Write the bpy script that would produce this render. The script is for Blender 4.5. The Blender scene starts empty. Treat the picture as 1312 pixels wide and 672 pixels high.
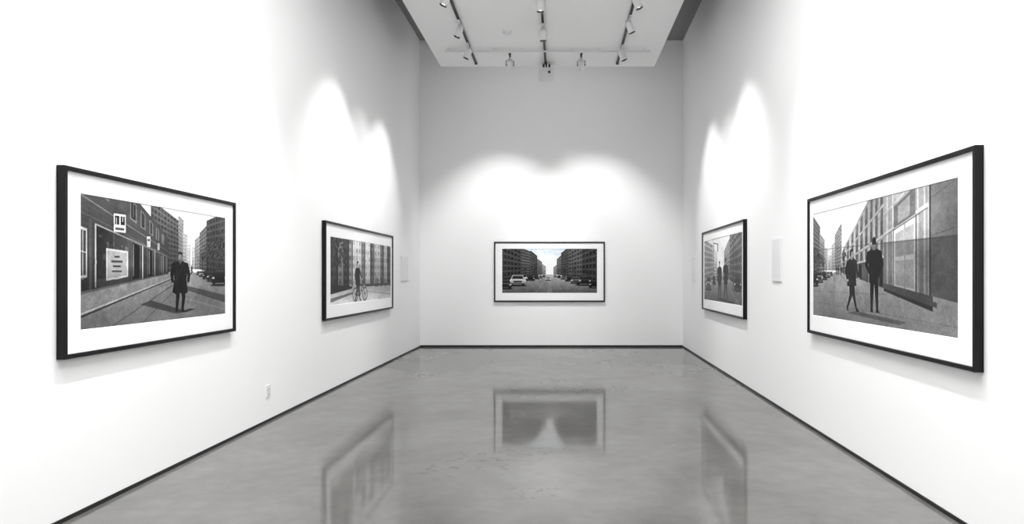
import bpy, bmesh, math, random
import numpy as np
from mathutils import Vector, Matrix
random.seed(4); rng=np.random.default_rng(7)
scene=bpy.context.scene
F=875.0; PX=718.0; PY=354.0; CH=1.55
YB=14.9; YF=-5.0; HC=6.7; HP=5.6
def xl(y): return -3.128+0.00584*(y-4.29)
def xr(y): return 2.505+0.0160*(y-4.265)

# ---------------------------------------------------------------- materials
def new_mat(name):
    m=bpy.data.materials.new(name); m.use_nodes=True
    nt=m.node_tree; b=nt.nodes['Principled BSDF']; return m,nt,b
def simple(name,col,rough=0.5,spec=0.5,bump=0,bscale=200,var=0.0,metal=0):
    m,nt,b=new_mat(name)
    b.inputs['Roughness'].default_value=rough
    b.inputs['Specular IOR Level'].default_value=spec
    b.inputs['Metallic'].default_value=metal
    tc=nt.nodes.new('ShaderNodeTexCoord'); n=nt.nodes.new('ShaderNodeTexNoise')
    n.inputs['Scale'].default_value=bscale; n.inputs['Detail'].default_value=3
    nt.links.new(tc.outputs['Object'],n.inputs['Vector'])
    mr=nt.nodes.new('ShaderNodeMix'); mr.data_type='RGBA'
    mr.inputs[6].default_value=(*[c*(1-var) for c in col],1)
    mr.inputs[7].default_value=(*[min(1,c*(1+var)) for c in col],1)
    nt.links.new(n.outputs['Fac'],mr.inputs[0]); nt.links.new(mr.outputs[2],b.inputs['Base Color'])
    if bump:
        bp=nt.nodes.new('ShaderNodeBump'); bp.inputs['Strength'].default_value=bump
        bp.inputs['Distance'].default_value=0.001
        nt.links.new(n.outputs['Fac'],bp.inputs['Height']); nt.links.new(bp.outputs['Normal'],b.inputs['Normal'])
    return m
M_wall=simple('wall_paint',(0.90,0.90,0.90),0.8,0.1,0.1,90,0.008)
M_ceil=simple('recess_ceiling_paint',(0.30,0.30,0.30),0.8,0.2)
M_panel=simple('ceiling_paint',(0.93,0.93,0.925),0.8,0.2)
M_base=simple('baseboard_black',(0.012,0.012,0.012),0.5,0.4)
M_frame=simple('black_frame_wood',(0.006,0.006,0.0065),0.42,0.22,0.1,60,0.2)
M_mat=simple('mat_board',(0.88,0.88,0.88),0.85,0.1,0.1,300,0.01)
M_black=simple('black_metal',(0.015,0.015,0.015),0.45,0.5)
M_white=simple('white_metal',(0.75,0.75,0.75),0.4,0.4)
M_plast=simple('white_plastic',(0.78,0.78,0.78),0.4,0.4)
M_slot=simple('dark_slot',(0.03,0.03,0.03),0.6,0.3)
M_lens,nt,b=new_mat('lamp_lens'); b.inputs['Emission Color'].default_value=(1,1,1,1); b.inputs['Emission Strength'].default_value=6
b.inputs['Base Color'].default_value=(0.9,0.9,0.9,1)

def floor_mat():
    m,nt,b=new_mat('polished_concrete'); N=nt.nodes; L=nt.links
    tc=N.new('ShaderNodeTexCoord')
    def noise(s,d=5,r=0.6,dist=0):
        n=N.new('ShaderNodeTexNoise'); n.inputs['Scale'].default_value=s; n.inputs['Detail'].default_value=d
        n.inputs['Roughness'].default_value=r; n.inputs['Distortion'].default_value=dist
        L.new(tc.outputs['Object'],n.inputs['Vector']); return n
    def ramp(src,p0,p1,c0,c1):
        r=N.new('ShaderNodeValToRGB'); r.color_ramp.elements[0].position=p0; r.color_ramp.elements[1].position=p1
        r.color_ramp.elements[0].color=(*c0,1); r.color_ramp.elements[1].color=(*c1,1); L.new(src,r.inputs[0]); return r
    n1=noise(0.6,5,0.6,0.4); n2=noise(5,8,0.7)
    r1=ramp(n1.outputs['Fac'],0.3,0.7,(0.100,0.098,0.094),(0.158,0.155,0.149))
    r2=ramp(n2.outputs['Fac'],0.3,0.75,(0.82,0.82,0.82),(1.12,1.12,1.12))
    mx=N.new('ShaderNodeMix'); mx.data_type='RGBA'; mx.blend_type='MULTIPLY'; mx.inputs[0].default_value=1
    L.new(r1.outputs[0],mx.inputs[6]); L.new(r2.outputs[0],mx.inputs[7])
    v=noise(10,5,0.65)
    pits=ramp(v.outputs['Fac'],0.54,0.60,(0,0,0),(1,1,1))
    tot=None
    for cx,cy,rad in((-.62,5.75,.6),(-.15,6.0,.4),(-.95,5.45,.35),(.9,9.5,.6),(-.2,4.9,.3)):
        vd=N.new('ShaderNodeVectorMath'); vd.operation='DISTANCE'; vd.inputs[1].default_value=(cx,cy,0); L.new(tc.outputs['Object'],vd.inputs[0])
        mp=N.new('ShaderNodeMapRange'); mp.inputs[1].default_value=0; mp.inputs[2].default_value=rad; mp.inputs[3].default_value=1; mp.inputs[4].default_value=0
        L.new(vd.outputs['Value'],mp.inputs[0])
        if tot is None: tot=mp.outputs[0]
        else:
            a=N.new('ShaderNodeMath'); a.operation='MAXIMUM'; L.new(tot,a.inputs[0]); L.new(mp.outputs[0],a.inputs[1]); tot=a.outputs[0]
    mm=N.new('ShaderNodeMath'); mm.operation='MULTIPLY'; L.new(pits.outputs[0],mm.inputs[0]); L.new(tot,mm.inputs[1])
    ms=N.new('ShaderNodeMath'); ms.operation='MULTIPLY'; ms.inputs[1].default_value=0.9; L.new(mm.outputs[0],ms.inputs[0])
    mx2=N.new('ShaderNodeMix'); mx2.data_type='RGBA'; mx2.inputs[7].default_value=(0.03,0.03,0.03,1)
    L.new(ms.outputs[0],mx2.inputs[0]); L.new(mx.outputs[2],mx2.inputs[6]); L.new(mx2.outputs[2],b.inputs['Base Color'])
    b.inputs['Roughness'].default_value=0.065
    b.inputs['Specular IOR Level'].default_value=0.48
    # a slightly hazy component of the sealed surface
    b2=N.new('ShaderNodeBsdfPrincipled'); L.new(mx2.outputs[2],b2.inputs['Base Color'])
    b2.inputs['Roughness'].default_value=0.32; b2.inputs['Specular IOR Level'].default_value=0.45
    ms2=N.new('ShaderNodeMixShader'); rr=ramp(n1.outputs['Fac'],0.3,0.7,(0.17,)*3,(0.26,)*3); L.new(rr.outputs[0],ms2.inputs[0])
    L.new(b.outputs[0],ms2.inputs[1]); L.new(b2.outputs[0],ms2.inputs[2])
    L.new(ms2.outputs[0],N['Material Output'].inputs['Surface'])
    return m
M_floor=floor_mat()

# ---------------------------------------------------------------- mesh helpers
def obj_from_bm(bm,name,mats,parent=None,smooth=False):
    bmesh.ops.recalc_face_normals(bm,faces=bm.faces[:])
    me=bpy.data.meshes.new(name); bm.to_mesh(me); bm.free()
    for m in mats: me.materials.append(m)
    if smooth:
        for p in me.polygons: p.use_smooth=True
    o=bpy.data.objects.new(name,me); scene.collection.objects.link(o)
    if parent: o.parent=parent
    return o
def prism(bm,pts,z0,z1,mi=0):
    lo=[bm.verts.new((x,y,z0)) for x,y in pts]; hi=[bm.verts.new((x,y,z1)) for x,y in pts]
    n=len(pts); fs=[bm.faces.new(lo[::-1]),bm.faces.new(hi)]
    for i in range(n): fs.append(bm.faces.new((lo[i],lo[(i+1)%n],hi[(i+1)%n],hi[i])))
    for f in fs: f.material_index=mi
    return fs
def boxm(bm,x0,x1,y0,y1,z0,z1,mi=0): return prism(bm,[(x0,y0),(x1,y0),(x1,y1),(x0,y1)],z0,z1,mi)
def cyl(bm,p0,p1,r0,r1,mi=0,seg=24,caps=True):
    p0=Vector(p0);p1=Vector(p1); d=(p1-p0).normalized()
    a=d.orthogonal().normalized(); c=d.cross(a)
    A=[bm.verts.new(p0+(a*math.cos(t)+c*math.sin(t))*r0) for t in [2*math.pi*i/seg for i in range(seg)]]
    B=[bm.verts.new(p1+(a*math.cos(t)+c*math.sin(t))*r1) for t in [2*math.pi*i/seg for i in range(seg)]]
    fs=[bm.faces.new((A[i],A[(i+1)%seg],B[(i+1)%seg],B[i])) for i in range(seg)]
    if caps: fs+= [bm.faces.new(A[::-1]),bm.faces.new(B)]
    for f in fs: f.material_index=mi
def prism_obj(name,pts,z0,z1,mat):
    bm=bmesh.new(); prism(bm,pts,z0,z1); return obj_from_bm(bm,name,[mat])

# ---------------------------------------------------------------- room shell
T=0.25
prism_obj('floor',[(xl(YF)-T,YF-T),(xr(YF)+T,YF-T),(xr(YB)+T,YB+T),(xl(YB)-T,YB+T)],-0.2,0,M_floor)
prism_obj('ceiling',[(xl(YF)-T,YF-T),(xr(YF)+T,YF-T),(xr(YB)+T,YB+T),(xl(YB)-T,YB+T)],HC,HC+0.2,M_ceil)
prism_obj('wall_left',[(xl(YF)-T,YF),(xl(YF),YF),(xl(YB),YB),(xl(YB)-T,YB)],0,HC,M_wall)
prism_obj('wall_right',[(xr(YF),YF),(xr(YF)+T,YF),(xr(YB)+T,YB),(xr(YB),YB)],0,HC,M_wall)
prism_obj('wall_back',[(xl(YB)-T,YB),(xr(YB)+T,YB),(xr(YB)+T,YB+T),(xl(YB)-T,YB+T)],0,HC,M_wall)
prism_obj('wall_front',[(xl(YF)-T,YF-T),(xr(YF)+T,YF-T),(xr(YF)+T,YF),(xl(YF)-T,YF)],0,HC,M_wall)
YP=13.2; PL=-2.31; PR=1.815
prism_obj('ceiling_dropped_panel',[(PL-0.06,YF),(PR-0.0,YF),(PR,YP),(PL,YP)],HP,HC,M_panel)
BH=0.027;BT=0.008
prism_obj('baseboard_left',[(xl(YF),YF),(xl(YF)+BT,YF),(xl(YB)+BT,YB),(xl(YB),YB)],0,BH,M_base)
prism_obj('baseboard_right',[(xr(YF)-BT,YF),(xr(YF),YF),(xr(YB),YB),(xr(YB)-BT,YB)],0,BH,M_base)
prism_obj('baseboard_back',[(xl(YB)+BT,YB-BT),(xr(YB)-BT,YB-BT),(xr(YB)-BT,YB),(xl(YB)+BT,YB)],0,.04,M_base)

# ---------------------------------------------------------------- picture painting (colours per mesh point)
def fractal(h,w,base,octs=5,pers=.55,aspect=2.0):
    out=np.zeros((h,w)); amp=1; tot=0
    for o in range(octs):
        ny=int(base*2**o)+2; nx=int(base*aspect*2**o)+2
        g=rng.standard_normal((ny+1,nx+1))
        yi=np.linspace(0,ny-.001,h);xi=np.linspace(0,nx-.001,w)
        y0=yi.astype(int);x0=xi.astype(int);fy=(yi-y0)[:,None];fx=(xi-x0)[None]
        fy=fy*fy*(3-2*fy);fx=fx*fx*(3-2*fx)
        out+=amp*(g[y0][:,x0]*(1-fy)*(1-fx)+g[y0+1][:,x0]*fy*(1-fx)+g[y0][:,x0+1]*(1-fy)*fx+g[y0+1][:,x0+1]*fy*fx)
        tot+=amp*amp; amp*=pers
    return out/math.sqrt(tot)
class Canvas:
    def __init__(s,W,H,A,bg):
        s.W,s.H,s.A=W,H,A; s.w,s.h=W*2,H*2
        s.a=np.full((s.h,s.w,3),float(bg))
        s.X=(np.arange(s.w)+.5)/s.w; s.Y=(np.arange(s.h)+.5)/s.h
    def poly(s,pts,col,al=1.0):
        P=np.array(pts,float)
        i0=max(0,int(P[:,0].min()*s.w)-1);i1=min(s.w,int(P[:,0].max()*s.w)+2)
        j0=max(0,int(P[:,1].min()*s.h)-1);j1=min(s.h,int(P[:,1].max()*s.h)+2)
        if i1<=i0 or j1<=j0: return
        X,Y=np.meshgrid(s.X[i0:i1],s.Y[j0:j1]); ins=np.zeros(X.shape,bool)
        n=len(P)
        for k in range(n):
            x1,y1=P[k];x2,y2=P[(k+1)%n]
            if y1==y2: continue
            c=((y1>Y)!=(y2>Y))&(X<(x2-x1)*(Y-y1)/(y2-y1)+x1); ins^=c
        if callable(col): C=col(X,Y)
        else: C=np.full(X.shape,float(col)) if np.isscalar(col) else np.broadcast_to(np.array(col,float),X.shape+(3,))
        if C.ndim==2: C=np.repeat(C[:,:,None],3,2)
        sub=s.a[j0:j1,i0:i1]; sub[ins]=sub[ins]*(1-al)+C[ins]*al
    def rect(s,x0,y0,x1,y1,c,al=1): s.poly([(x0,y0),(x1,y0),(x1,y1),(x0,y1)],c,al)
    def ell(s,cx,cy,rx,ry,c,al=1):
        s.poly([(cx+rx*math.cos(t),cy+ry*math.sin(t)) for t in np.linspace(0,2*math.pi,26)[:-1]],c,al)
    def line(s,x0,y0,x1,y1,w,c,al=1,w1=None):
        if w1 is None:w1=w
        dx=(x1-x0)*s.A;dy=y1-y0;L=math.hypot(dx,dy) or 1; nx=-dy/L/s.A;ny=dx/L
        s.poly([(x0+nx*w/2,y0+ny*w/2),(x1+nx*w1/2,y1+ny*w1/2),(x1-nx*w1/2,y1-ny*w1/2),(x0-nx*w/2,y0-ny*w/2)],c,al)
    def shade(s,q,a0,a1,n=14,horizontal=False):
        TL,TR,BR,BL=[np.array(p,float) for p in q]
        for i in range(n):
            t0=i/n;t1=(i+1)/n;al=a0+(a1-a0)*(i+.5)/n
            if horizontal: pts=[TL*(1-t0)+TR*t0,TL*(1-t1)+TR*t1,BL*(1-t1)+BR*t1,BL*(1-t0)+BR*t0]
            else: pts=[TL*(1-t0)+BL*t0,TR*(1-t0)+BR*t0,TR*(1-t1)+BR*t1,TL*(1-t1)+BL*t1]
            s.poly(pts,0.04,al)
    def facade(s,q,cols,rows,base,win,mu=0.25,mv=0.25,persp=1.0,jit=0.08,ledge=None):
        TL,TR,BR,BL=[np.array(p,float) for p in q]
        def P(u,v): return (TL*(1-u)+TR*u)*(1-v)+(BL*(1-u)+BR*u)*v
        s.poly(q,base)
        for r in range(rows):
            for c in range(cols):
                u0=((c+mu)/cols)**persp;u1=((c+1-mu)/cols)**persp
                v0=(r+mv)/rows;v1=(r+1-mv)/rows
                w=win+random.uniform(-jit,jit)
                s.poly([P(u0,v0),P(u1,v0),P(u1,v1),P(u0,v1)],w)
                if random.random()<.35: s.poly([P(u0,v0),P(u1,v0),P(u1,(v0+v1)/2),P(u0,(v0+v1)/2)],w+.12,.7)
            if ledge is not None:
                v0=(r)/rows;v1=(r+0.1)/rows
                s.poly([P(0,v0),P(1,v0),P(1,v1),P(0,v1)],ledge)
        s.shade(q,0.0,0.30)
    def tree(s,x,y,r,n=70,base=.62):
        s.line(x,y,x,base,.010,.08)
        for k in range(5):
            a=random.uniform(-1,1); s.line(x,y+.04,x+a*r*.8,y-r*random.uniform(.3,1.3),.006,.1)
        for k in range(n):
            t=random.uniform(0,6.28);q=math.sqrt(random.random())
            s.ell(x+math.cos(t)*r*q,y+math.sin(t)*r*1.9*q,r*.11,r*.20,random.uniform(.05,.40),.8)
    def car(s,cx,by,w,tone,hk=.52):
        A=s.A; h=w*A*hk
        X=lambda t:cx+w*t
        Y=lambda t:by-h*t
        s.ell(cx,by,w*0.58,h*0.09,0.08,0.75)
        s.rect(X(-.44),Y(.25),X(-.28),Y(0),0.04); s.rect(X(.28),Y(.25),X(.44),Y(0),0.04)
        s.poly([(X(-.5),Y(.12)),(X(-.5),Y(.5)),(X(-.44),Y(.6)),(X(.44),Y(.6)),(X(.5),Y(.5)),(X(.5),Y(.12))],lambda x,y:tone*(1.15-.5*np.clip((y-Y(.6))/(Y(.1)-Y(.6)),0,1)))
        s.poly([(X(-.42),Y(.6)),(X(-.32),Y(.98)),(X(.32),Y(.98)),(X(.42),Y(.6))],tone*0.9)
        s.poly([(X(-.36),Y(.62)),(X(-.28),Y(.92)),(X(.28),Y(.92)),(X(.36),Y(.62))],vgrad(.3,.08,Y(.92),Y(.62)))
        s.rect(X(-.25),Y(.45),X(.25),Y(.28),tone*0.35)
        s.rect(X(-.47),Y(.48),X(-.33),Y(.38),0.7); s.rect(X(.33),Y(.48),X(.47),Y(.38),0.7)
        s.rect(X(-.46),Y(.22),X(.46),Y(.14),tone*0.4)
    def carside(s,x0,by,w,tone,slope=0.0):
        A=s.A;h=w*A*0.30
        def p(t,u): return (x0+w*t, by-h*u+slope*w*t)
        s.poly([p(0,0.0),p(1,0.0),p(1,-.08),p(0,-.08)],0.1,0.7)
        s.poly([p(0,.2),p(.0,.52),p(.16,.6),p(.27,.97),p(.70,.97),p(.86,.62),p(1,.52),p(1,.2)],tone)
        s.poly([p(.22,.6),p(.31,.88),p(.47,.88),p(.47,.6)],0.2 if tone>.3 else .45)
        s.poly([p(.51,.6),p(.51,.88),p(.67,.88),p(.77,.6)],0.2 if tone>.3 else .45)
        for t in(.2,.8):
            c=p(t,.17); s.ell(c[0],c[1],w*.085,h*.2,0.04); s.ell(c[0],c[1],w*.04,h*.1,0.4)
    def finish(s,noise=0.02,tex=.05,warp=.0007,lift=.035):
        wx=fractal(s.h,s.w,14,4)*warp*s.w/s.A*1.0; wy=fractal(s.h,s.w,14,4)*warp*s.h
        jj,ii=np.meshgrid(np.arange(s.h),np.arange(s.w),indexing='ij')
        a=s.a[np.clip((jj+wy).round().astype(int),0,s.h-1),np.clip((ii+wx).round().astype(int),0,s.w-1)]
        a=a*(1+tex*fractal(s.h,s.w,10,6,.85)[:,:,None])*(1+.06*fractal(s.h,s.w,2,3)[:,:,None])
        a=a.reshape(s.H,2,s.W,2,3).mean((1,3))
        g=a.copy()
        for _ in range(4):
            p=np.pad(g,((2,2),(2,2),(0,0)),'edge'); g=(p[:-4,2:-2]+p[4:,2:-2]+p[2:-2,:-4]+p[2:-2,4:]+p[2:-2,2:-2])/5
        a=a+.25*(a-g)                      # crisp local contrast
        a=a+rng.standard_normal((s.H,s.W,1))*noise
        a=np.clip(a,0,1); a=a*.45+.55*(a*a*(3-2*a))
        a=np.clip(lift+(1-lift)*a,0.02,0.93)
        return np.where(a<=0.04045,a/12.92,((a+0.055)/1.055)**2.4)
def vgrad(c0,c1,y0=0,y1=1): return lambda X,Y:c0+(c1-c0)*np.clip((Y-y0)/(y1-y0),0,1)
def hgrad(c0,c1,x0=0,x1=1): return lambda X,Y:c0+(c1-c0)*np.clip((X-x0)/(x1-x0),0,1)

def body(c,cx,top,bot,parts,wide=1.0):
    H=bot-top; k=H/c.A*wide
    A0=c.A; c.A=A0/wide
    for kind,d,t in parts:
        if kind=='p': c.poly([(cx+x*k,top+y*H) for x,y in d],t)
        elif kind=='e': c.ell(cx+d[0]*k,top+d[1]*H,d[2]*k,d[3]*H,t)
        elif kind=='l': 
            c.ell(cx+d[0][0]*k,top+d[0][1]*H,d[0][2]*k/2,d[0][2]*H/2,t)
            for (x0,y0,w0),(x1,y1,w1) in zip(d[:-1],d[1:]):
                c.line(cx+x0*k,top+y0*H,cx+x1*k,top+y1*H,w0*H,t,1,w1*H); c.ell(cx+x1*k,top+y1*H,w1*k/2,w1*H/2,t)
    c.A=A0

def paint_shop_street():
    A=1.88/0.885; c=Canvas(420,200,A,0.5)
    vp=(0.715,0.53)
    c.rect(0,0,1,.62,vgrad(0.95,0.86,0,.55))
    c.facade([(.40,-.05),(.60,.10),(.60,.56),(.40,.60)],9,12,.36,.20,ledge=.46)
    c.facade([(.595,.05),(.635,.09),(.635,.54),(.595,.54)],3,14,.58,.36)
    c.facade([(.63,.20),(.665,.22),(.665,.54),(.63,.54)],3,10,.72,.54)
    c.facade([(.66,.30),(.69,.31),(.69,.54),(.66,.54)],2,8,.80,.66)
    c.facade([(.70,.33),(.73,.33),(.73,.54),(.70,.54)],2,7,.80,.68)
    c.facade([(.725,.26),(.77,.21),(.77,.54),(.725,.54)],3,9,.62,.42)
    c.facade([(.765,.19),(.83,.10),(.83,.56),(.765,.54)],4,11,.44,.28,ledge=.52)
    c.facade([(.825,.06),(1.01,-.06),(1.01,.62),(.825,.56)],7,9,.30,.16,ledge=.40)
    c.poly([(0,1),(0,.70),(.5,.57),(1,.57),(1,1)],vgrad(.52,.38,.55,1))
    c.poly([(0,.88),(.70,.545),(.60,.55),(0,.71)],vgrad(.52,.44,.55,.85))
    c.line(0,.885,.70,.548,.012,.58); c.line(0,.905,.70,.552,.016,.2,1,.004)
    c.line(.16,1.0,.71,.56,.010,.29,.8); c.line(.34,1.0,.715,.56,.008,.3,.8)
    for i in range(9):
        x=.02+i*.055; c.line(x,.72+.0,x-.12,.93,.004,.32,.5)
    c.poly([(.33,.84),(.58,.945),(.64,.92),(.40,.81)],.22,.8)
    c.poly([(.55,.66),(1,.80),(1,.88),(.55,.69)],.22,.65)
    c.line(.62,.80,1,.95,.010,.52,.6)
    def py(x,y0): return y0+(vp[1]-y0)*x/vp[0]
    X1=.52
    c.poly([(0,-.45),(X1,py(X1,-.45)),(X1,py(X1,.72)),(0,.72)],vgrad(.30,.22,0,.7))
    for i in range(20):
        y0=-.40+i*.0375; c.poly([(0,y0),(X1,py(X1,y0)),(X1,py(X1,y0+.005)),(0,y0+.005)],.36,.45)
    def fq(x0,x1,a,b,t,al=1): c.poly([(x0,py(x0,a)),(x1,py(x1,a)),(x1,py(x1,b)),(x0,py(x0,b))],t,al)
    for x0,x1 in((.02,.07),(.10,.15),(.27,.31),(.335,.365),(.39,.415),(.435,.455),(.475,.49)): 
        fq(x0,x1,-.36,-.10,.44); fq(x0+.006,x1-.006,-.34,-.12,.16)
        c.line((x0+x1)/2,py(x0,-.34),(x0+x1)/2,py(x0,-.12),.006,.4)
    fq(0,X1,.0,.012,.44); fq(0,X1,.13,.138,.36)
    fq(0,.036,.24,.62,.66); fq(.0,.03,.26,.60,.26); c.line(.015,.26,.015,.63,.007,.66); c.line(0,.42,.03,.43,.007,.66)
    fq(.045,.06,.15,.72,.33)
    fq(.075,.082,.17,.71,.68); fq(.075,.27,.17,.180,.62)
    fq(.085,.27,.185,.70,hgrad(.15,.32,.085,.27))
    for k in range(26):
        x=random.uniform(.09,.255); y=random.uniform(.25,.60); w=random.uniform(.006,.02); fq(x,min(.268,x+w),y,y+random.uniform(.02,.08),random.uniform(.16,.46),.6)
    fq(.175,.178,.185,.70,.38)
    fq(.085,.27,.64,.72,.28)
    c.rect(.176,.115,.244,.258,.86); c.rect(.182,.13,.207,.20,.16); c.rect(.214,.13,.239,.20,.16)
    c.rect(.189,.145,.193,.20,.82); c.rect(.225,.13,.229,.172,.82); c.rect(.184,.222,.236,.242,.35)
    c.poly([(.134,.39),(.258,.405),(.258,.61),(.134,.642)],.72); c.poly([(.141,.405),(.251,.418),(.251,.598),(.141,.625)],.60)
    for r,(a,b) in enumerate([(.18,.21),(.162,.226),(.172,.216),(.165,.222)]):
        y=.445+r*.038; c.rect(a,y,b,y+.014,.26)
    for x0,x1 in((.275,.335),(.375,.415),(.455,.478),(.495,.508)):
        fq(x0,x1,.16,.72,.32); fq(x0+.008,x1-.006,.20,.70,.10)
        fq(x0+.012,x0+.018,.22,.66,.44)
    fq(.345,.350,.15,.72,.74); fq(.425,.429,.15,.72,.66); fq(.483,.486,.2,.72,.66)
    fq(.27,X1,.155,.19,.42)
    c.rect(.375,.27,.398,.36,.66); c.rect(.38,.29,.394,.31,.3); c.rect(.445,.32,.46,.38,.6)
    c.shade([(0,.50),(X1,py(X1,.50)),(X1,py(X1,.74)),(0,.74)],0,.30)
    c.tree(.79,.42,.022,60,.57); c.tree(.83,.38,.034,100,.58); c.tree(.885,.36,.045,150,.60); c.tree(.95,.33,.06,220,.62)
    for x,y,w,t in((.755,.575,.035,.3),(.785,.59,.05,.5),(.825,.61,.07,.12),(.875,.635,.095,.25),(.945,.675,.15,.10)):
        c.car(x,y+.02,w,t)
    for x in(.655,.67,.70): body(c,x,.50,.585,[('l',[(0,.5,.2),(0,.98,.12)],.12),('e',(0,.35,.13,.22),.14),('e',(0,.08,.07,.08),.3)],1.4)
    body(c,.610,.385,.935,[
     ('p',[(-.06,1.0),(.12,1.01),(.34,.97),(.2,.95)],.18),
     ('l',[(-.045,.55,.10),(-.055,.76,.075),(-.075,.94,.05)],.08),('l',[(.05,.55,.10),(.07,.76,.075),(.045,.96,.05)],.06),
     ('p',[(-.10,.97),(-.055,.93),(-.04,.975),(-.09,.995)],.03),('p',[(.02,.99),(.03,.94),(.075,.95),(.10,1.0)],.03),
     ('p',[(-.05,.145),(.05,.145),(.12,.175),(.15,.22),(.15,.32),(.13,.45),(.165,.67),(.08,.71),(.0,.68),(-.08,.71),(-.165,.66),(-.125,.45),(-.15,.30),(-.145,.22),(-.12,.175)],.08),
     ('l',[(-.135,.21,.08),(-.175,.37,.068),(-.16,.50,.05)],.06),('l',[(.135,.21,.08),(.185,.37,.068),(.17,.50,.05)],.06),
     ('e',(-.16,.53,.022,.03),.45),('e',(.17,.53,.022,.03),.45),
     ('p',[(-.025,.15),(.025,.15),(0,.22)],.45),('p',[(-.008,.16),(.008,.16),(.0,.22)],.1),
     ('p',[(.01,.3),(.02,.3),(.03,.68),(.01,.68)],.02),('p',[(-.09,.25),(-.05,.22),(-.06,.5),(-.10,.6)],.13),
     ('p',[(-.03,.11),(.03,.11),(.035,.165),(-.035,.165)],.36),('e',(0,.07,.046,.065),.42),('e',(-.012,.07,.03,.055),.5),
     ('p',[(-.05,.08),(-.048,.015),(0,-.008),(.048,.015),(.05,.08),(.035,.04),(-.03,.035)],.05),
     ('l',[(.07,.20,.016),(-.10,.48,.016)],.16)],1.4)
    return c.finish()

def paint_pavement_cyclist():
    A=3.17/0.925; c=Canvas(340,140,A,.6)
    c.rect(0,0,1,1,vgrad(.86,.72,0,.9))
    # tall pale building bays with dark reveals between them
    for i,(x0,x1,t) in enumerate([(0,.09,.30),(.09,.17,.52),(.17,.24,.26),(.24,.30,.60),(.30,.44,.80),(.44,.50,.50),(.50,.60,.84),(.60,.66,.46),(.66,.78,.74),(.78,.84,.42),(.84,.94,.66),(.94,1.01,.36)]):
        c.facade([(x0,-.02),(x1,-.02),(x1,.72),(x0,.72)],max(1,int((x1-x0)*24)),6,t,t-.12,ledge=t+.05)
    for x,w,t in((.09,.03,.10),(.24,.035,.10),(.30,.02,.2),(.50,.02,.2),(.605,.03,.13),(.66,.018,.28),(.84,.03,.12),(.94,.04,.10)):
        c.rect(x-w*.4,-.02,x+w*.4,.76,t)
    for k in range(160):
        c.ell(random.random()*.24,random.random()*.42,.012,.025,random.uniform(.05,.34),.7)
    c.poly([(0,.74),(1,.70),(1,1),(0,1)],vgrad(.56,.78,.7,1))
    c.poly([(0,.70),(.30,.73),(.30,.77),(0,.84)],.12); c.rect(.5,.70,1,.75,.26)
    c.poly([(0,.90),(.4,.80),(.42,.82),(0,.96)],.3,.7)
    c.line(.3,.78,1,.92,.012,.42,.7)
    for x in(.06,.13,.19,.88): c.line(x,.80,x,.62,.03,.1)
    for x,h in((.70,.2),(.73,.19),(.80,.21)):
        body(c,x,.76-h,.77,[('l',[(-.03,.5,.12),(-.06,.96,.07)],.14),('l',[(.04,.5,.12),(.08,.96,.07)],.12),('p',[(-.12,.2),(.12,.2),(.11,.58),(-.11,.58)],.15),('e',(0,.08,.06,.08),.4)],1.4)
    for cx in(.35,.50):
        c.ell(cx,.87,.046,.115,.05); c.ell(cx,.87,.038,.097,.66)
        for a in range(6):
            t=a*math.pi/6; c.line(cx-.037*math.cos(t),.87-.095*math.sin(t),cx+.037*math.cos(t),.87+.095*math.sin(t),.005,.3)
    for p in((.35,.87,.39,.72),(.39,.72,.47,.72),(.47,.72,.50,.87),(.35,.87,.42,.89),(.42,.89,.47,.72),(.39,.72,.42,.89),(.47,.72,.475,.63)):
        c.line(*p,.022,.04)
    body(c,.385,.33,.985,[
     ('l',[(.03,.50,.11),(.07,.72,.08),(.12,.94,.05)],.07),('l',[(-.03,.50,.11),(-.04,.73,.08),(-.11,.93,.05)],.11),
     ('p',[(.10,.93),(.15,.93),(.20,.985),(.11,.99)],.03),('p',[(-.15,.91),(-.10,.94),(-.06,.985),(-.13,.99)],.03),
     ('p',[(-.05,.155),(.05,.155),(.11,.19),(.12,.36),(.145,.58),(-.13,.60),(-.11,.36),(-.115,.20)],.05),
     ('l',[(.10,.21,.07),(.17,.34,.055),(.25,.44,.04)],.08),('e',(.26,.45,.02,.024),.6),
     ('l',[(-.10,.21,.07),(-.15,.36,.055),(-.12,.48,.04)],.16),
     ('p',[(-.02,.1),(.04,.1),(.04,.18),(-.03,.18)],.5),('e',(.01,.07,.048,.065),.66),
     ('p',[(-.06,.12),(-.055,.02),(.01,-.01),(.06,.02),(.045,.045),(-.01,.045),(-.03,.15)],.06)],1.45)
    return c.finish(.02,warp=.001)

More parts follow.
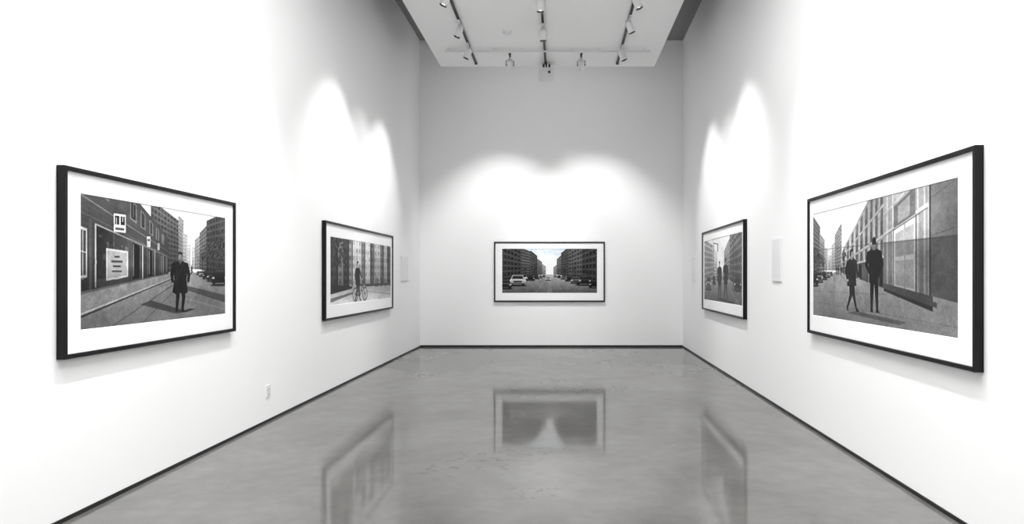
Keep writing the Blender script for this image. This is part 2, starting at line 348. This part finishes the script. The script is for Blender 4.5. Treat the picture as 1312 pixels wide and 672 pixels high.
def paint_two_people():
    A=2.55/1.005; c=Canvas(460,210,A,.5)
    c.rect(0,0,1,.62,vgrad(.95,.84,0,.55))
    vp=(.20,.55)
    c.facade([(0,.02),(.075,.14),(.075,.56),(0,.60)],6,12,.44,.27,ledge=.54)
    c.facade([(.07,.20),(.12,.27),(.12,.56),(.07,.57)],4,10,.58,.40,ledge=.66)
    c.facade([(.12,.34),(.15,.36),(.15,.56),(.12,.56)],2,8,.72,.56)
    c.facade([(.155,.42),(.19,.42),(.19,.56),(.155,.56)],2,5,.8,.68)
    c.facade([(.19,.33),(.225,.30),(.225,.56),(.19,.56)],3,9,.76,.58)
    c.facade([(.22,.24),(.28,.14),(.28,.57),(.22,.56)],4,12,.60,.40,ledge=.70)
    c.poly([(0,.66),(.25,.565),(.6,.62),(1,.8),(1,1),(0,1)],vgrad(.54,.42,.56,1))
    def py(x,y0): return vp[1]+(y0-vp[1])*(x-vp[0])/(1-vp[0])
    def fq(x0,x1,a,b,t,al=1): c.poly([(x0,py(x0,a)),(x1,py(x1,a)),(x1,py(x1,b)),(x0,py(x0,b))],t,al)
    fq(.275,.62,-.95,.86,.52)
    fq(.275,.62,-.95,.0,hgrad(.70,.54,.275,.62))
    for i in range(9):
        x0=.29+i*.036; 
        fq(x0,x0+.018,-.85,-.45,.34); fq(x0,x0+.018,-.38,.02,.32); fq(x0,x0+.018,.10,.34,.32)
        fq(x0+.002,x0+.009,-.85,-.6,.48); fq(x0+.002,x0+.009,-.38,-.2,.44)
        fq(x0-.007,x0-.003,-.9,.5,.66,.6)
    for y in(-.92,-.42,.05,.37): fq(.275,.62,y,y+.02,.68); fq(.275,.62,y+.02,y+.032,.32)
    fq(.275,.62,.40,.86,.30)
    for x0 in(.31,.36,.42,.50,.57): fq(x0,x0+.025,.45,.84,.13); fq(x0-.006,x0,.42,.86,.44)
    fq(.60,1.01,-.95,.80,vgrad(.58,.50,0,.8))
    for x in(.62,.655,.80,.835): fq(x,x+.014,-.9,.80,hgrad(.76,.50,x,x+.016))
    fq(.60,.86,.02,.06,.70); fq(.60,.86,.06,.07,.36); fq(.60,.86,-.28,-.25,.66)
    fq(.665,.79,.08,.82,.80); fq(.675,.725,.13,.42,.64); fq(.735,.782,.13,.42,.64)
    fq(.675,.725,.47,.76,.68); fq(.735,.782,.47,.76,.68); fq(.728,.732,.08,.82,.36)
    fq(.661,.665,.05,.82,.3); fq(.79,.795,.05,.82,.3)
    fq(.665,.79,-.22,.05,.40); fq(.69,.76,-.18,.02,.54)
    fq(.86,1.01,-.95,.80,hgrad(.46,.38,.86,1)); fq(.855,.862,-.95,.8,.66); fq(.862,.872,-.95,.8,.28)
    for y in(-.6,-.3,0,.3): fq(.872,1.01,y,y+.006,.32)
    c.poly([(.60,.355),(1.01,.355),(1.01,py(1.01,.78)),(.60,py(.6,.78))],.12,.36)
    c.rect(0,.357,1,.364,.25,.4)
    fq(.60,.90,.78,.86,.28); fq(.60,.88,.86,.90,.18); fq(.88,1.01,.78,.82,.48)
    c.line(.25,.58,.62,1.0,.005,.3,.6); c.line(.22,.58,.2,1.0,.005,.3,.6); c.line(0,.86,1,.93,.004,.3,.5)
    c.line(0,.76,.62,.75,.004,.3,.5); c.poly([(.33,.93),(.70,.97),(.74,.94),(.40,.905)],.24,.6)
    c.tree(.015,.42,.045,170,.62); c.tree(.07,.45,.032,110,.6); c.tree(.11,.48,.022,70,.59); c.tree(.30,.44,.022,70,.6)
    for x,y,w,t in((.185,.595,.03,.3),(.155,.61,.042,.5),(.115,.63,.06,.14),(.065,.655,.08,.4),(.0,.69,.11,.10)):
        c.car(x,y+.015,w,t)
    for x in(.235,.25,.275): body(c,x,.52,.60,[('l',[(0,.5,.2),(0,.98,.12)],.12),('e',(0,.35,.13,.22),.14),('e',(0,.08,.07,.08),.3)],1.4)
    body(c,.365,.38,.915,[
     ('l',[(.02,.50,.11),(.06,.74,.075),(.13,.94,.045)],.06),('l',[(-.02,.50,.11),(-.02,.74,.075),(-.12,.93,.045)],.10),
     ('p',[(.11,.93),(.16,.93),(.22,.985),(.12,.99)],.03),('p',[(-.15,.90),(-.10,.95),(-.07,.99),(-.14,.985)],.03),
     ('p',[(-.05,.15),(.05,.145),(.115,.18),(.13,.24),(.12,.36),(.135,.58),(.02,.61),(-.135,.59),(-.115,.36),(-.13,.24),(-.11,.185)],.10),
     ('l',[(-.115,.22,.07),(-.165,.36,.06),(-.12,.48,.045)],.07),('l',[(.115,.22,.07),(.155,.36,.06),(.19,.46,.04)],.14),
     ('e',(.2,.475,.02,.024),.5),('e',(-.11,.5,.02,.024),.5),
     ('p',[(-.03,.11),(.03,.11),(.035,.17),(-.03,.17)],.45),('e',(.005,.07,.045,.062),.5),
     ('p',[(-.055,.12),(-.055,.03),(0,-.005),(.045,.015),(.04,.04),(-.01,.045),(-.025,.12)],.05)],1.35)
    body(c,.535,.305,.905,[
     ('l',[(-.045,.50,.12),(-.055,.74,.085),(-.06,.94,.055)],.07),('l',[(.05,.50,.12),(.065,.74,.085),(.075,.94,.055)],.05),
     ('p',[(-.10,.985),(-.085,.935),(-.03,.94),(-.02,.99)],.03),('p',[(.04,.99),(.045,.94),(.10,.935),(.14,.99)],.03),
     ('p',[(-.05,.15),(.05,.15),(.13,.175),(.155,.23),(.14,.36),(.12,.53),(-.115,.53),(-.14,.36),(-.155,.23),(-.13,.175)],.05),
     ('l',[(-.14,.22,.085),(-.195,.36,.07),(-.12,.46,.05)],.04),('l',[(.14,.22,.085),(.195,.36,.07),(.12,.46,.05)],.04),
     ('p',[(-.032,.11),(.032,.11),(.04,.17),(-.04,.17)],.38),('e',(0,.07,.047,.063),.42),
     ('p',[(-.052,.08),(-.048,.02),(0,-.008),(.048,.02),(.052,.08),(.04,.1),(-.04,.1)],.04)],1.2)
    return c.finish()

def paint_crossing():
    A=2.75/1.045; c=Canvas(320,140,A,.5)
    c.rect(0,0,1,1,vgrad(.92,.74,0,.6))
    c.facade([(0,-.05),(.28,.10),(.28,.66),(0,.76)],7,8,.62,.40,ledge=.76)
    c.facade([(.28,.14),(.40,.24),(.40,.62),(.28,.66)],5,9,.76,.58,ledge=.86)
    c.facade([(.58,.22),(.72,.04),(.72,.66),(.58,.60)],5,10,.56,.34,ledge=.68)
    c.facade([(.72,.0),(1.01,-.35),(1.01,.80),(.72,.66)],6,9,.42,.22,ledge=.54)
    c.poly([(0,.76),(.40,.61),(.58,.60),(1,.80),(1,1),(0,1)],vgrad(.54,.34,.6,1))
    c.line(.10,1.0,.46,.62,.014,.62,.6,.004); c.line(.95,1.0,.54,.62,.014,.6,.6,.004)
    c.line(.30,.80,.30,.05,.022,.12); c.line(.30,.07,.42,.10,.014,.12); c.rect(.405,.10,.425,.22,.08)
    for x,w,t in((.80,.03,.10),):
        c.line(x,.82,x,-.02,w*A*.4,t,1,w*A*.26)
    for x,y,w,t in((.50,.63,.03,.4),(.46,.645,.04,.3),(.40,.67,.06,.5),(.31,.73,.10,.15),(.14,.82,.16,.45),(.90,.80,.15,.2)): c.car(x,y,w,t)
    c.poly([(.36,.96),(.8,1.0),(.84,.97),(.5,.93)],.12,.7)
    for cx,tp in((.46,.36),(.62,.33)):
        body(c,cx,tp,.96,[
         ('l',[(-.04,.50,.11),(-.06,.74,.08),(-.09,.95,.05)],.06),('l',[(.04,.50,.11),(.06,.74,.08),(.08,.95,.05)],.07),
         ('p',[(-.05,.15),(.05,.15),(.13,.18),(.15,.24),(.13,.36),(.14,.62),(-.14,.62),(-.12,.36),(-.15,.24),(-.13,.18)],.06),
         ('l',[(-.13,.22,.08),(-.18,.38,.06),(-.16,.5,.045)],.05),('l',[(.13,.22,.08),(.18,.38,.06),(.16,.5,.045)],.05),
         ('p',[(-.03,.11),(.03,.11),(.035,.17),(-.035,.17)],.4),('e',(0,.07,.046,.063),.42),
         ('p',[(-.05,.08),(-.045,.02),(0,-.005),(.045,.02),(.05,.08)],.05)],1.5)
    return c.finish(.02,warp=.001)

def paint_avenue():
    A=2.07/0.965; c=Canvas(340,160,A,.5)
    def sky(X,Y):
        v=np.clip(Y/.36,0,1)[:,:,None]; return np.array([.78,.84,.91])*(1-v)+np.array([.98,.985,.99])*v
    c.rect(0,0,1,.7,sky)
    for k in range(30): c.ell(random.uniform(.35,.68),random.uniform(.02,.3),.04,.016,(.96,.97,.98),.3)
    c.facade([(-.02,-.5),(.20,-.12),(.20,.66),(-.02,.80)],6,9,.28,.13,ledge=.40)
    c.facade([(.20,-.02),(.30,.06),(.30,.62),(.20,.66)],5,10,.36,.18,ledge=.48)
    c.facade([(.30,.04),(.37,.16),(.37,.60),(.30,.62)],4,9,.30,.16,ledge=.40)
    c.facade([(.37,.22),(.42,.30),(.42,.59),(.37,.60)],3,7,.46,.30)
    c.facade([(.42,.34),(.46,.40),(.46,.59),(.42,.59)],2,6,.60,.44)
    c.facade([(.54,.42),(.575,.36),(.575,.59),(.54,.59)],2,5,.58,.42)
    c.facade([(.575,.24),(.62,.15),(.62,.60),(.575,.59)],3,8,.42,.26)
    c.facade([(.62,.10),(.70,-.04),(.70,.63),(.62,.60)],4,10,.32,.17,ledge=.44)
    c.facade([(.70,-.06),(.84,-.30),(.84,.68),(.70,.63)],5,9,.38,.18,ledge=.50)
    c.facade([(.84,-.2),(1.02,-.55),(1.02,.80),(.84,.68)],5,8,.27,.12,ledge=.38)
    c.poly([(-.02,.78),(.48,.58),(.52,.58),(1.02,.78),(1.02,1.02),(-.02,1.02)],vgrad(.60,.32,.58,1))
    c.poly([(.492,.60),(.508,.60),(.53,1),(.47,1)],.50,.4)
    c.line(.35,1,.485,.62,.010,.6,.5,.003); c.line(.65,1,.515,.62,.010,.6,.5,.003)
    for x in(.24,.34,.66,.76):
        c.tree(x,.46,.024,60,.60+abs(x-.5)*.35)
    for x,y,w,t in((.44,.64,.035,.3),(.405,.66,.045,.4),(.36,.685,.065,.2),(.30,.72,.09,.14),
                   (.56,.64,.035,.4),(.60,.66,.045,.2),(.65,.69,.065,.4),(.71,.73,.09,.16)): c.car(x,y,w,t,.62)
    c.car(.165,.83,.17,.66,.66); c.car(.025,.90,.16,.28,.62); c.car(.86,.82,.17,.20,.62); c.car(.775,.78,.11,.4,.62); c.car(.98,.88,.14,.10,.62)
    c.car(.485,.72,.055,.62,.62)
    return c.finish(.018)

def print_mesh(name,arr,w,h,parent,mat):
    H,W,_=arr.shape
    xs=np.linspace(0,w,W);zs=np.linspace(h,0,H)
    co=np.zeros((H,W,3)); co[:,:,0]=xs[None];co[:,:,2]=zs[:,None]
    idx=np.arange(H*W).reshape(H,W)
    q=np.stack([idx[1:,:-1],idx[1:,1:],idx[:-1,1:],idx[:-1,:-1]],-1).reshape(-1,4)
    me=bpy.data.meshes.new(name); me.vertices.add(H*W); me.vertices.foreach_set('co',co.ravel())
    n=len(q); me.loops.add(n*4); me.loops.foreach_set('vertex_index',q.ravel().astype(np.int32))
    me.polygons.add(n); me.polygons.foreach_set('loop_start',np.arange(0,n*4,4,dtype=np.int32))
    try: me.polygons.foreach_set('loop_total',np.full(n,4,dtype=np.int32))
    except Exception: pass
    me.update(calc_edges=True); me.validate()
    ca=me.color_attributes.new('ink','FLOAT_COLOR','POINT')
    ca.data.foreach_set('color',np.concatenate([arr,np.ones((H,W,1))],2).astype(np.float32).ravel())
    me.materials.append(mat); o=bpy.data.objects.new(name,me); scene.collection.objects.link(o); o.parent=parent
    return o
M_print,nt,b=new_mat('photographic_print')
at=nt.nodes.new('ShaderNodeAttribute'); at.attribute_name='ink'; 
nt.links.new(at.outputs['Color'],b.inputs['Base Color']); b.inputs['Roughness'].default_value=0.4; b.inputs['Specular IOR Level'].default_value=0.12

def ring_sweep(bm,W,H,prof,mi=0):
    loops=[]
    for ins,d in prof:
        loops.append([bm.verts.new((x,-d,z)) for x,z in((ins,ins),(W-ins,ins),(W-ins,H-ins),(ins,H-ins))])
    for a,b2 in zip(loops[:-1],loops[1:]):
        for i in range(4):
            f=bm.faces.new((a[i],a[(i+1)%4],b2[(i+1)%4],b2[i])); f.material_index=mi
    return loops
def framed(arr,mw,W,H,op,D=0.055,FW=0.028):
    e=bpy.data.objects.new('framed_photograph',None); e.empty_display_size=.3; scene.collection.objects.link(e); e.matrix_world=mw
    bm=bmesh.new()
    ring_sweep(bm,W,H,[(0.004,0.0),(0,0.002),(0,D-.002),(0.002,D),(FW-.003,D),(FW,D-.003),(FW,0.030),(FW-.0,0.0)])
    obj_from_bm(bm,'frame',[M_frame],e)
    bm=bmesh.new(); x0,x1,z0,z1=op
    o=[bm.verts.new((x,-.036,z)) for x,z in((FW-.002,FW-.002),(W-FW+.002,FW-.002),(W-FW+.002,H-FW+.002),(FW-.002,H-FW+.002))]
    i1=[bm.verts.new((x,-.036,z)) for x,z in((x0,z0),(x1,z0),(x1,z1),(x0,z1))]
    t=.003
    i2=[bm.verts.new((x,-.032,z)) for x,z in((x0+t,z0+t),(x1-t,z0+t),(x1-t,z1-t),(x0+t,z1-t))]
    for A_,B_ in((o,i1),(i1,i2)):
        for i in range(4): bm.faces.new((A_[i],A_[(i+1)%4],B_[(i+1)%4],B_[i]))
    obj_from_bm(bm,'mat_board',[M_mat],e)
    p=print_mesh('print',arr,x1-x0,z1-z0,e,M_print); p.location=(x0,-.0315,z0)
    bm=bmesh.new(); boxm(bm,.01,W-.01,-.028,-.001,.01,H-.01); obj_from_bm(bm,'backing_board',[M_frame],e)
    return e
def wall_mat_left(y,z):
    a=Vector((0.00584,1,0)).normalized(); n=Vector((a.y,-a.x,0)); 
    return Matrix((( a.x,-n.x,0,xl(y)),(a.y,-n.y,0,y),(0,0,1,z),(0,0,0,1)))
def wall_mat_right(y,z):
    a=Vector((-0.016,-1,0)).normalized(); n=Vector((a.y,-a.x,0))
    return Matrix((( a.x,-n.x,0,xr(y)),(a.y,-n.y,0,y),(0,0,1,z),(0,0,0,1)))
def wall_mat_back(x,z): return Matrix.Translation((x,YB,z))

framed(paint_shop_street(),wall_mat_left(4.236,1.03),2.21,1.21,(.165,2.05,.17,1.055))
framed(paint_pavement_cyclist(),wall_mat_left(8.87,.965),3.50,1.31,(.23,3.40,.19,1.115))
framed(paint_two_people(),wall_mat_right(6.90,.98),2.87,1.345,(.11,2.66,.18,1.185))
framed(paint_crossing(),wall_mat_right(12.47,.947),3.01,1.393,(.12,2.87,.183,1.228))
framed(paint_avenue(),wall_mat_back(-1.443,.99),2.41,1.307,(.173,2.243,.19,1.155))

# ---------------------------------------------------------------- wall labels, outlet
def label(mw,w,h):
    bm=bmesh.new(); fs=boxm(bm,0,w,-.018,0,0,h,0)
    bmesh.ops.bevel(bm,geom=bm.edges[:],offset=.003,segments=2,affect='EDGES')
    o=obj_from_bm(bm,'wall_label',[M_plast]); o.matrix_world=mw
label(wall_mat_right(8.24,1.486),.34,.50)
label(wall_mat_left(13.15,1.457),.55,.48)
label(wall_mat_right(13.75,1.47),.35,.45)
bm=bmesh.new(); boxm(bm,0,.085,-.010,0,0,.125,0)
for z in(.03,.08):
    boxm(bm,.024,.061,-.013,-.009,z-.016,z+.018,0)
    boxm(bm,.033,.037,-.0135,-.012,z-.004,z+.011,1); boxm(bm,.048,.052,-.0135,-.012,z-.004,z+.011,1); boxm(bm,.040,.045,-.0135,-.012,z-.013,z-.008,1)
o=obj_from_bm(bm,'wall_outlet',[M_plast,M_slot]); o.matrix_world=wall_mat_left(7.22,.265)

# ---------------------------------------------------------------- tracks and lamps
TX=(-1.60,-0.28,1.08)
def track(x):
    bm=bmesh.new(); boxm(bm,x-.018,x+.018,-3.5,12.9,HP-.032,HP); boxm(bm,x-.024,x+.024,12.9,12.96,HP-.036,HP)
    obj_from_bm(bm,'ceiling_light_track',[M_black])
for x in TX: track(x)
YC=12.15
bm=bmesh.new(); boxm(bm,-2.05,1.60,YC-.015,YC+.015,HP-.062,HP-.036)
for x in(-2.0,-1.2,-.7,.2,.7,1.5): boxm(bm,x-.01,x+.01,YC-.01,YC+.01,HP-.037,HP)
obj_from_bm(bm,'ceiling_conduit_rail',[M_white])

def lamp(x,y,aim,power,size=69,drop=.10,z=HP-.032,blend=.85,black_stem=False,R=.058):
    bm=bmesh.new(); d=(Vector(aim)-Vector((x,y,z-drop-.09))).normalized()
    ms=1 if black_stem else 0
    boxm(bm,-.018,.018,-.06,.06,-.03,0,ms)
    cyl(bm,(0,0,-.028),(0,0,-drop),.010,.010,ms,12)
    c=Vector((0,0,-drop-.075))
    side=d.cross(Vector((0,0,1))); side=side.normalized() if side.length>.1 else Vector((1,0,0))
    for s_ in(-1,1):
        cyl(bm,Vector((0,0,-drop+.004))+side*s_*(R+.008),c+side*s_*(R+.008),.006,.006,ms,8)
    cyl(bm,Vector((0,0,-drop))-side*(R+.012),Vector((0,0,-drop))+side*(R+.012),.007,.007,ms,8)
    cyl(bm,c-side*(R+.014),c-side*(R-.004),.012,.012,ms,12); cyl(bm,c+side*(R-.004),c+side*(R+.014),.012,.012,ms,12)
    bk=c-d*.085; fr=c+d*.085
    cyl(bm,bk,bk+d*.03,R*.72,R*.95,0); cyl(bm,bk+d*.03,fr,R*.95,R,0,24,False)
    for k in range(3): cyl(bm,bk-d*(.012*k+.004),bk-d*(.012*k+.010),R*.66,R*.66,0)
    cyl(bm,bk-d*.04,bk,R*.3,R*.3,0)
    cyl(bm,fr-d*.004,fr,R,R*.97,0,24,False)
    cyl(bm,fr,fr-d*.03,R*.92,R*.80,1,24,False); cyl(bm,fr-d*.034,fr-d*.03,R*.8,R*.8,2)
    o=obj_from_bm(bm,'track_spotlight',[M_white,M_black,M_lens]); o.location=(x,y,z)
    ld=bpy.data.lights.new('spot_beam','SPOT'); ld.energy=power; ld.spot_size=math.radians(size); ld.spot_blend=blend
    ld.shadow_soft_size=.025; ld.color=(1,1,1)
    lo=bpy.data.objects.new('spot_beam',ld); scene.collection.objects.link(lo); lo.parent=o
    lo.location=fr+d*.01; lo.rotation_euler=d.to_track_quat('-Z','Y').to_euler()
PW=310
def wl(y,ya=None,p=PW,a=68):
    ya=y if ya is None else ya; lamp(TX[0],y,(xl(y),ya,5.33-1.5*math.tan(math.radians(a))),p)
def wr(y,ya=None,p=PW,a=68):
    ya=y if ya is None else ya; lamp(TX[2],y,(xr(y),ya,5.33-1.5*math.tan(math.radians(a))),p)
for y in(2.2,4.6,6.2): wl(y,p=300); wr(y,p=300)
wl(9.5,9.25,290,67); wl(11.8,11.7,300); wl(10.75,10.55,170,70)
wr(9.6,9.5,290,67); wr(11.9,11.8,300); wr(10.55,10.7,170,70)
for x,ax in((-.92,-1.33),(.38,.80)):
    lamp(x,12.45,(ax,YB,5.3-2.45*math.tan(math.radians(56))),370,70,.13,HP,.8,True,.062)
lamp(TX[1],9.7,(TX[1]-.2,9.9,0),80); lamp(TX[1],10.9,(TX[1]+.2,11.2,0),80)

bm=bmesh.new()
cyl(bm,(0,0,0),(0,0,-.10),.016,.016,1,12); boxm(bm,-.09,.09,-.05,.05,-.012,0,0)
boxm(bm,-.145,.145,-.12,.12,-.31,-.11,0); boxm(bm,-.13,.13,-.123,-.119,-.295,-.125,0)
cyl(bm,(.06,-.119,-.2),(.06,-.135,-.2),.024,.022,1); cyl(bm,(-.05,0,-.11),(-.05,0,-.02),.02,.02,1,12)
cyl(bm,(.06,0,-.11),(.06,0,-.02),.02,.02,1,12)
o=obj_from_bm(bm,'ceiling_projector',[M_plast,M_black]); o.location=(-.27,13.0,HP)
bm=bmesh.new(); cyl(bm,(0,0,0),(0,0,-.03),.075,.07,0); cyl(bm,(0,0,-.03),(0,0,-.055),.045,.03,0)
o=obj_from_bm(bm,'smoke_detector',[M_plast]); o.location=(-.88,11.3,HP)

# ---------------------------------------------------------------- added fill strip, unseen behind the dropped panel, brightens the upper back wall
bm=bmesh.new(); boxm(bm,-1.95,1.95,0,.05,-.04,.04,0); boxm(bm,-1.93,1.93,.05,.056,-.03,.03,0)
cs=obj_from_bm(bm,'fill_strip_housing',[M_white,M_lens]); cs.location=((PL+PR)/2,YP,6.25)
cl=bpy.data.lights.new('back_wall_fill','AREA'); cl.shape='RECTANGLE'; cl.size=3.8; cl.size_y=.08; cl.energy=9
cobj=bpy.data.objects.new('back_wall_fill',cl); scene.collection.objects.link(cobj); cobj.parent=cs; cobj.location=(0,.08,0)
cobj.rotation_euler=Vector((0,1,-.9)).to_track_quat('-Z','Z').to_euler()
# ---------------------------------------------------------------- added overhead area light out of view, soft fill for the room
ad=bpy.data.lights.new('overhead_fill','AREA'); ad.shape='RECTANGLE'; ad.size=3.2; ad.size_y=10; ad.energy=440
ao=bpy.data.objects.new('overhead_fill',ad); scene.collection.objects.link(ao); ao.location=(-.25,2.5,HP-.02)

w=bpy.data.worlds.new('world'); scene.world=w; w.use_nodes=True
w.node_tree.nodes['Background'].inputs[0].default_value=(.8,.8,.8,1); w.node_tree.nodes['Background'].inputs[1].default_value=.3

# ---------------------------------------------------------------- camera
cd=bpy.data.cameras.new('camera'); cd.sensor_width=36; cd.lens=F/1312*36
cd.shift_x=-(PX-656)/1312; cd.shift_y=(PY-336)/1312
co=bpy.data.objects.new('camera',cd); scene.collection.objects.link(co); co.location=(0,0,CH); co.rotation_euler=(math.pi/2,0,0)
scene.camera=co
scene.view_settings.view_transform='Standard'; scene.view_settings.look='None'; scene.view_settings.exposure=0.05
